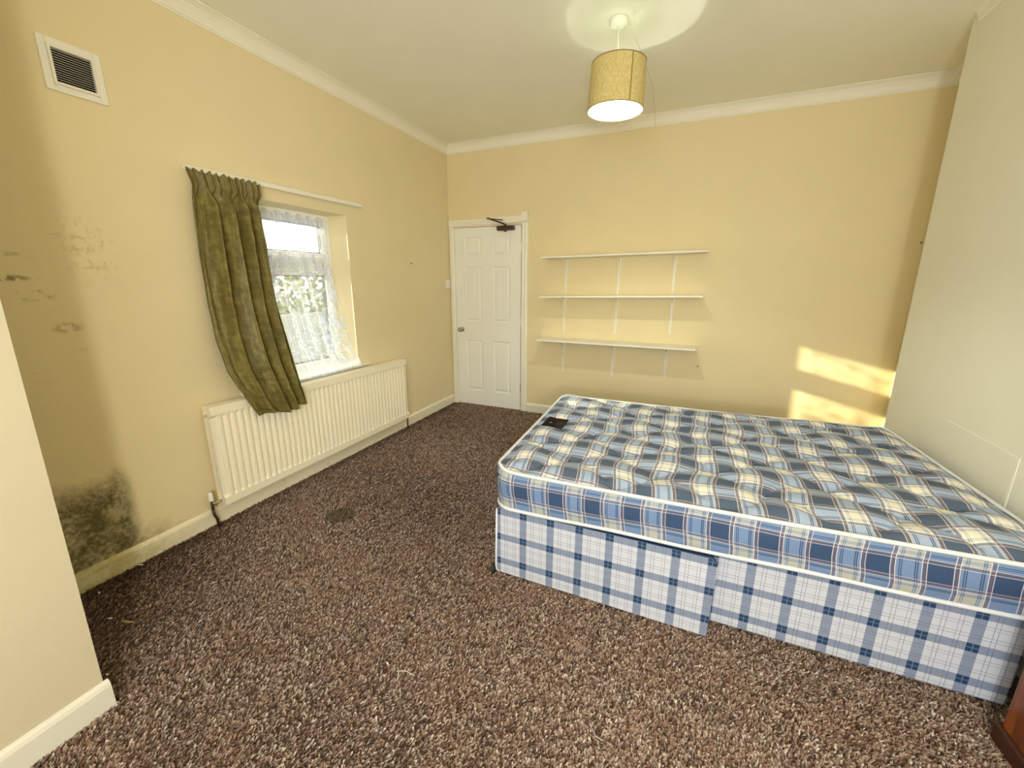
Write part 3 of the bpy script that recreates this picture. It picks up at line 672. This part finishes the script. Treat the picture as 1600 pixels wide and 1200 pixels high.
# ------------------------------------------------------------ bed
def stripes(k, v, stops):
    return k.xyz(k.ramp(k.mt('FRACT', v), stops, 'CONSTANT'))
def rgb3(r, g, b): return (r, g, b)
TART = [(0, (0, 0, 0)), (.40, (0, 0, 1)), (.415, (0, 1, 0)), (.48, (0, 0, 1)), (.495, (1, 0, 0)), (.545, (0, 0, 0)), (.562, (1, 0, 0)), (.580, (0, 0, 0)), (.597, (1, 0, 0)),
        (.800, (0, 0, 0)), (.817, (1, 0, 0)), (.835, (0, 0, 0)), (.852, (1, 0, 0)), (.905, (0, 0, 1)), (.920, (0, 1, 0)), (.985, (0, 0, 1))]
def tartan(name, navy, blue, cream, mauve, off, per):
    k = N(name, navy, .75, .15); uv = k.n('ShaderNodeUVMap').outputs[0]; u, v, _ = k.xyz(uv)[:3]
    cu = k.mt('DIVIDE', k.mt('SUBTRACT', u, off[0]), per[0]); cv = k.mt('DIVIDE', k.mt('SUBTRACT', v, off[1]), per[1])
    a = stripes(k, cu, TART); b = stripes(k, cv, TART)
    c = k.mix(b[0], k.mix(a[0], navy, blue), k.mix(a[0], blue, cream))
    # the light ground of both directions carries a cream heart
    c = k.mix(k.mt('MULTIPLY', a[1], .62), c, mauve); c = k.mix(k.mt('MULTIPLY', b[1], .62), c, mauve)
    c = k.mix(k.mt('MULTIPLY', a[2], .75), c, (.74, .70, .62)); c = k.mix(k.mt('MULTIPLY', b[2], .55), c, (.74, .70, .62))
    n = k.noise(uv, 900., 2., .5); c = k.mix(k.mt('MULTIPLY', n, .16), c, (.4, .42, .45)); k.col(c)
    k.bump(n, .15, .002); return k
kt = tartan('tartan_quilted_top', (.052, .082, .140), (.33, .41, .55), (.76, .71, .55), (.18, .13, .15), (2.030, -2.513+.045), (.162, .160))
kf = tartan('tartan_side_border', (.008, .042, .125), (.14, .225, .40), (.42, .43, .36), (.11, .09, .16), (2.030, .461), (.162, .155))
MX, MY, ML, MW, MZ0, MZ1, YAW = 1.735, -2.512, 1.950, 1.335, .388, .575, .034
cyaw, syaw = math.cos(YAW), math.sin(YAW)
def mloc(a, b, z): return (MX + a*cyaw - b*syaw, MY + a*syaw + b*cyaw, z)
def plan(s, t, inset=0., rad=.085):
    """unit square to rounded-corner rectangle"""
    L, W = ML-2*inset, MW-2*inset; a, b = s*L, t*W; ca = min(a, L-a); cb = min(b, W-b)
    if ca < rad and cb < rad:
        p, q = 1-ca/rad, 1-cb/rad; P_, Q_ = p*math.sqrt(1-q*q/2), q*math.sqrt(1-p*p/2)
        na, nb = rad*(1-P_), rad*(1-Q_); a = na if a < L/2 else L-na; b = nb if b < W/2 else W-nb
    return a+inset, b+inset
def edgez(a, b):  # the upper edge sags a little along the long sides
    return MZ1 + .010*max(0, 1-a/.14) - .006*math.sin(min(1, a/ML)*PI)
def quilt(x, y, a, b):
    d = min(a, ML-a, b, MW-b); env = min(1, max(0, d)/.10); env = math.sin(env*PI/2)
    u = (x-3.08)/.41; v = (y+1.965)/.33
    u2 = u + .07*math.sin(2*PI*v) + .04*math.sin(5*u+3*v); v2 = v + .05*math.sin(2*PI*u+1)
    c1 = abs(math.cos(PI*(u2+v2))); c2 = abs(math.cos(PI*(u2-v2)))
    h = (c1**.45)*(c2**.45)
    node = math.exp(-((1-max(c1, 1e-6)) ** 0)*0) if False else 0
    dip = math.exp(-(c1*c1+c2*c2)/.05)
    r = .029*h - .018*dip + .0035*math.sin(2*PI*y/.085+2.2*math.sin(2*PI*x/.4))*(1-h)*1.6
    fl = 1 - .85*math.exp(-(max(0, abs(x-1.815)-.05)**2 + max(0, abs(y+1.815)-.075)**2)/.0012)
    return env*(r*fl + .004)
def mattress():
    nx, ny = 230, 160; vs = []; uvs = []
    def top(i, j):
        # denser near the edges
        a, b = plan(i/(nx-1), j/(ny-1), 0)
        x, y, _ = mloc(a, b, 0); return a, b, x, y
    for j in range(ny):
        for i in range(nx):
            a, b, x, y = top(i, j); q = quilt(x, y, a, b); vs.append((x, y, edgez(a, b) + q))
            wu = .010*math.sin(9*y+4*x)+.006*math.sin(21*y); wv = .010*math.sin(8*x+2*y)+.008*math.sin(19*x+5*y) + q*.25
            uvs.append((x+wu, y+wv))
    fs = [(j*nx+i, j*nx+i+1, (j+1)*nx+i+1, (j+1)*nx+i) for j in range(ny-1) for i in range(nx-1)]; ntop = len(fs)
    # side loops
    ring = [(i, 0) for i in range(nx)] + [(nx-1, j) for j in range(1, ny)] + [(i, ny-1) for i in range(nx-2, -1, -1)] + [(0, j) for j in range(ny-2, 0, -1)]
    rows = [(0, 0), (.10, .55), (.25, .85), (.5, 1), (.75, .85), (.9, .5), (1, 0)]
    base = [Vector(vs[j*nx+i]) for i, j in ring]; L = len(ring); start = len(vs)
    per = [0.0]
    for k in range(1, L): per.append(per[-1] + (base[k]-base[k-1]).xy.length)
    cen = Vector((*mloc(ML/2, MW/2, 0)[:2], 0)); x0 = vs[0][0]
    for f, bl in rows:
        for k, p in enumerate(base):
            t = (base[(k+1) % L]-base[k-1]); nrm = Vector((t.y, -t.x, 0)).normalized()
            z = p.z + (MZ0 - p.z)*f; wob = .004*math.sin(per[k]*11+f*5)
            q = p + nrm*(.013*bl+wob*bl); vs.append((q.x, q.y, z)); uvs.append((x0 + .02 + per[k] + .006*math.sin(f*5), z+.004*math.sin(per[k]*6)))
    for r in range(len(rows)-1):
        for k in range(L):
            k2 = (k+1) % L; fs.append((start+r*L+k2, start+r*L+k, start+(r+1)*L+k, start+(r+1)*L+k2))
    fs.append(tuple(start+(len(rows)-1)*L+k for k in range(L)))
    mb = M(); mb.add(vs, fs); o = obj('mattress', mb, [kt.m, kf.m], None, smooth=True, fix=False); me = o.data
    uvl = me.uv_layers.new(name='UVMap')
    for p in me.polygons:
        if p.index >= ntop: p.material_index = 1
        for li in p.loop_indices: uvl.data[li].uv = uvs[me.loops[li].vertex_index]
    tag(o, 'blue and cream tartan quilted double mattress on the divan base', 'mattress')
    return o, base
mat_pipe = N('white_piping', (.64, .66, .68), .7, .2).m
mat_, ring = mattress()
def off(ring, z, d):
    out = []
    L = len(ring)
    for k in range(0, L, 3):
        t = (ring[(k+1) % L]-ring[k-1]); n = Vector((t.y, -t.x, 0)).normalized(); p = ring[k]+n*d; out.append((p.x, p.y, p.z if z is None else z(p)))
    return out
obj('upper_piping', M().loop(off(ring, None, .001), .0085), mat_pipe, mat_, smooth=True)
obj('lower_piping', M().loop(off(ring, lambda p: MZ0+.004+.002*math.sin(p.x*9), .003), .0085), mat_pipe, mat_, smooth=True)
# label sewn near the far end of the left edge
kl = N('dark_woven_label', (.018, .013, .011), .8, .05); uvn = kl.n('ShaderNodeUVMap').outputs[0]; u, v, _ = kl.xyz(uvn)[:3]
ln1 = kl.mt('MULTIPLY', kl.mt('GREATER_THAN', kl.noise(uvn, 1., 2., .6, scl=(34, 6, 1)), .52), kl.mt('MULTIPLY', kl.mt('GREATER_THAN', kl.mt('FRACT', kl.mt('MULTIPLY', u, 9.)), .62), kl.mt('MULTIPLY', kl.mt('GREATER_THAN', u, .55), kl.mt('LESS_THAN', kl.mt('ABSOLUTE', kl.mt('SUBTRACT', v, .5)), .33))))
em = kl.n('ShaderNodeVectorMath', operation='DISTANCE'); kl.put(em.inputs[0], uvn); em.inputs[1].default_value = (.30, .45, 0)
kl.col(kl.mix(kl.mt('MAXIMUM', kl.mt('MULTIPLY', ln1, .35), kl.mt('MULTIPLY', kl.mt('LESS_THAN', em.outputs['Value'], .06), .5)), (.018, .013, .011), (.45, .34, .30)))
def lab_fn(s, t):
    x = 1.752 + .125*s; y = -1.900 + .170*t
    dx, dy = x-MX, y-MY; a = dx*cyaw+dy*syaw; b = -dx*syaw+dy*cyaw
    return (x, y, edgez(a, b) + quilt(x, y, a, b) + .0035)
lb = grid_surface('label_patch', 24, 28, lab_fn, lambda s, t: (s, t), kl.m, mat_, thick=.0015); lb['label'] = 'dark woven maker label sewn on the mattress corner'
p0 = mloc(.004, .12, .53)
ey = mloc(.055, -.006, .532)
obj('air_eyelet', M().lathe([(0, 0), (.006, 0), (.007, -.004), (.003, -.006), (0, -.005)], (ey[0]-.038, ey[1]+.012, ey[2]+.02), 14, 'y'), mat_rubber, mat_, label='small dark air eyelet in the mattress side')

# divan base
CHK = [(0, (1, 0, 0)), (.115, (1, 1, 0)), (.135, (1, 0, 0)), (.25, (0, 0, 0)), (.41, (0, 0, 1)), (.425, (0, 0, 0)), (.50, (0, 0, 1)), (.515, (0, 0, 0)), (.735, (0, 0, 1)), (.75, (0, 0, 0)), (.82, (0, 0, 1)), (.835, (0, 0, 0))]
def check_mat(name, offx, offz, white=(.54, .565, .63)):
    k = N(name, white, .75, .15); uv = k.n('ShaderNodeUVMap').outputs[0]; u, v, _ = k.xyz(uv)[:3]
    per = .1325; cu = k.mt('DIVIDE', k.mt('SUBTRACT', u, offx-per*.125), per); cv = k.mt('DIVIDE', k.mt('SUBTRACT', v, offz-per*.125), per)
    a = stripes(k, cu, CHK); b = stripes(k, cv, CHK)
    both = k.mt('MULTIPLY', a[0], b[0]); any_ = k.mt('MAXIMUM', a[0], b[0])
    weave = k.noise(uv, 1., 2., .5, scl=(1500, 120, 1)); weave2 = k.noise(uv, 1., 2., .5, scl=(120, 1500, 1))
    g = k.mix(k.mt('ADD', k.mt('MULTIPLY', weave, .5), k.mt('MULTIPLY', weave2, .5)), (.13, .17, .27), (.32, .36, .46))
    c = k.mix(any_, white, g); c = k.mix(both, c, (.020, .050, .115))
    cross = k.mt('MULTIPLY', both, k.mt('MAXIMUM', a[1], b[1])); c = k.mix(k.mt('MULTIPLY', cross, .55), c, (.22, .30, .42))
    thin = k.mt('MAXIMUM', a[2], b[2]); c = k.mix(k.mt('MULTIPLY', thin, .62), c, (.10, .12, .20))
    k.col(c); return k.m
mat_chk = check_mat('blue_white_check', 2.948, .091); mat_chk_d = check_mat('blue_white_check_drawer', 2.274, .080+.012)
def fabric_box(name, a, b, mat, parent, bevel=.008, **props):
    o = box(name, a, b, mat, parent, bevel=bevel, **props); me = o.data; uvl = me.uv_layers.new(name='UVMap')
    for p in me.polygons:
        n = p.normal
        for li in p.loop_indices:
            c = me.vertices[me.loops[li].vertex_index].co
            uvl.data[li].uv = (c.x, c.z) if abs(n.y) > .5 else ((c.y, c.z) if abs(n.x) > .5 else (c.x, c.y))
    return o
base = empty('divan_base', (2.65, -1.8, 0)); tag(base, 'blue and white checked divan bed base under the mattress', 'bed base')
bottom = .032
fabric_box('base_section', (1.730, -2.430, bottom), (2.66, -1.16, .376), mat_chk, base)
fabric_box('base_section', (2.664, -2.430, bottom), (3.600, -1.16, .376), mat_chk, base)
# sliding door panel standing proud on the left half, clipped upper right corner
mb = M(); pr = [(1.738, .026), (2.683, .010), (2.692, .345), (2.674, .372), (1.744, .374)]
mb.prism([(x, z) for x, z in pr], lambda p, q, t: (p, t, q), -2.498, -2.476)
dr = obj('sliding_door', mb, mat_chk_d, base, bevel=.003, label='checked sliding door panel standing proud of the base')
uvl = dr.data.uv_layers.new(name='UVMap')
for p in dr.data.polygons:
    for li in p.loop_indices:
        c = dr.data.vertices[dr.data.loops[li].vertex_index].co; uvl.data[li].uv = (c.x if abs(p.normal.y) > .5 else c.y, c.z)
obj('door_runner', M().box((1.75, -2.4755, .05), (2.66, -2.4315, .07)).box((1.75, -2.4755, .33), (2.66, -2.4315, .35)), mat_rubber, base)
obj('edge_binding', M().tube([(1.7405, -2.494, .366), (1.7345, -2.494, .06), (1.738, -2.494, .034), (1.752, -2.494, .028)], .006, 8), mat_pipe, base, smooth=True, label='white binding on the left edge of the sliding door')
for x, y in ((1.731, -2.476), (3.56, -2.38), (1.76, -1.22), (3.56, -1.22), (2.60, -2.36), (2.72, -2.36)):
    mb = M(); mb.lathe([(0, -.009), (.018, -.009), (.022, -.005), (.022, .005), (.018, .009), (0, .009)], (x-.012, y-.012, .022), 18, 'x')
    mb.tube([(x, y, .026), (x, y, bottom+.002)], .010, 8); obj('castor', mb, mat_rubber, base)

# ------------------------------------------------------------ wooden cabinet cut by the right edge of the picture
def wood_mat():
    k = N('orange_brown_wood', (.30, .10, .03), .28, .5); p = k.pos()
    n = k.noise(p, 1., 5., .6, scl=(30, 30, 3)); k.col(k.ramp(n, [(.3, (.08, .018, .005)), (.55, (.22, .058, .012)), (.75, (.36, .11, .022))])); return k.m
mat_wood = wood_mat(); mat_wood_dark = N('dark_stained_wood', (.06, .02, .008), .35, .4).m
cab = empty('bedside_cabinet', (3.625, -2.77, 0)); tag(cab, 'orange-brown wooden cabinet cut off at the right edge beside the bed', 'cabinet')
def rbox(a, b, r, seg=5):
    x0, y0, z0 = a; x1, y1, z1 = b; pr = []
    for cx_, cy_, a0 in ((x1-r, y1-r, 0), (x0+r, y1-r, PI/2), (x0+r, y0+r, PI), (x1-r, y0+r, 1.5*PI)):
        for i in range(seg+1): th = a0+PI/2*i/seg; pr.append((cx_+r*math.cos(th), cy_+r*math.sin(th)))
    return M().prism(pr, lambda p, q, t: (p, q, t), z0, z1)
obj('carcass', rbox((3.522, -3.02, .065), (3.735, -2.547, .55), .012), mat_wood, cab, bevel=.003)
obj('plinth', rbox((3.510, -3.03, 0), (3.742, -2.535, .065), .012), mat_wood_dark, cab, bevel=.006)
obj('top_board', rbox((3.508, -3.035, .55), (3.745, -2.530, .572), .012), mat_wood, cab, bevel=.006)
for z0, z1 in ((.09, .30), (.32, .53)):
    d = obj('drawer', M().box((3.56, -3.036, z0), (3.71, -3.0205, z1)), mat_wood, cab, bevel=.004)
    obj('knob', M().lathe([(0, -.03), (.012, -.026), (.014, -.018), (.006, -.008), (.007, 0), (0, 0)], (3.635, -3.0365, (z0+z1)/2), 16, 'y'), mat_steel, d, smooth=True)

# ------------------------------------------------------------ scraps on the carpet
mat_scrap = N('white_scrap', (.75, .74, .70), .8, .1).m
mat_lint = N('yellowish_lint', (.34, .27, .12), .9, .1).m
def scrap(name, x, y, s, rot, mat, lab, cat, el=.4):
    mb = M(); pts = []; n = 9
    for i in range(n):
        th = 2*PI*i/n; r = s*(.75+.45*random.random()); a, b = r*math.cos(th), r*el*math.sin(th)
        pts.append((x+a*math.cos(rot)-b*math.sin(rot), y+a*math.sin(rot)+b*math.cos(rot), .0125+.002*random.random()))
    c = (x, y, .015)
    mb.add(pts+[c]+[(p[0], p[1], p[2]-.0012) for p in pts], [(i, (i+1) % n, n) for i in range(n)] + [(i, n+1+i, n+1+(i+1) % n, (i+1) % n) for i in range(n)] + [tuple(range(n+1, 2*n+1))])
    tag(obj(name, mb, mat), lab, cat)
scrap('paper_scrap', .045, -3.16, .016, .5, mat_scrap, 'white paper scrap against the left skirting below the mould', 'scrap', .35)
scrap('paper_scrap', .335, -3.405, .011, .4, mat_scrap, 'small white scrap on the carpet beside the near wall corner', 'scrap', .45)
scrap('paper_scrap', .100, -3.345, .006, .1, mat_scrap, 'tiny white speck on the dark carpet in the damp alcove', 'scrap', .8)
scrap('lint_tuft', .425, -3.385, .034, .3, mat_lint, 'yellowish wisp of lint on the carpet near the wall corner', 'lint', .17)
scrap('paper_scrap', .650, -3.548, .007, .2, mat_scrap, 'small white scrap at the foot of the near wall corner', 'scrap', .5)
scrap('paper_scrap', .570, -2.072, .009, .8, mat_scrap, 'small white scrap on the open carpet in front of the radiator', 'scrap', .6)
from itertools import count
def thread(pts, lab):
    tag(obj('loose_thread', M().tube([(x, y, .0135) for x, y in pts], .0008, 5), mat_scrap), lab, 'thread')
thread([(1.62, -3.12), (1.65, -3.105), (1.69, -3.108)], 'pale loose thread on the open carpet left of the picture centre')
thread([(2.32, -3.02), (2.345, -3.05), (2.37, -3.055)], 'pale curved loose thread on the carpet in front of the bed')
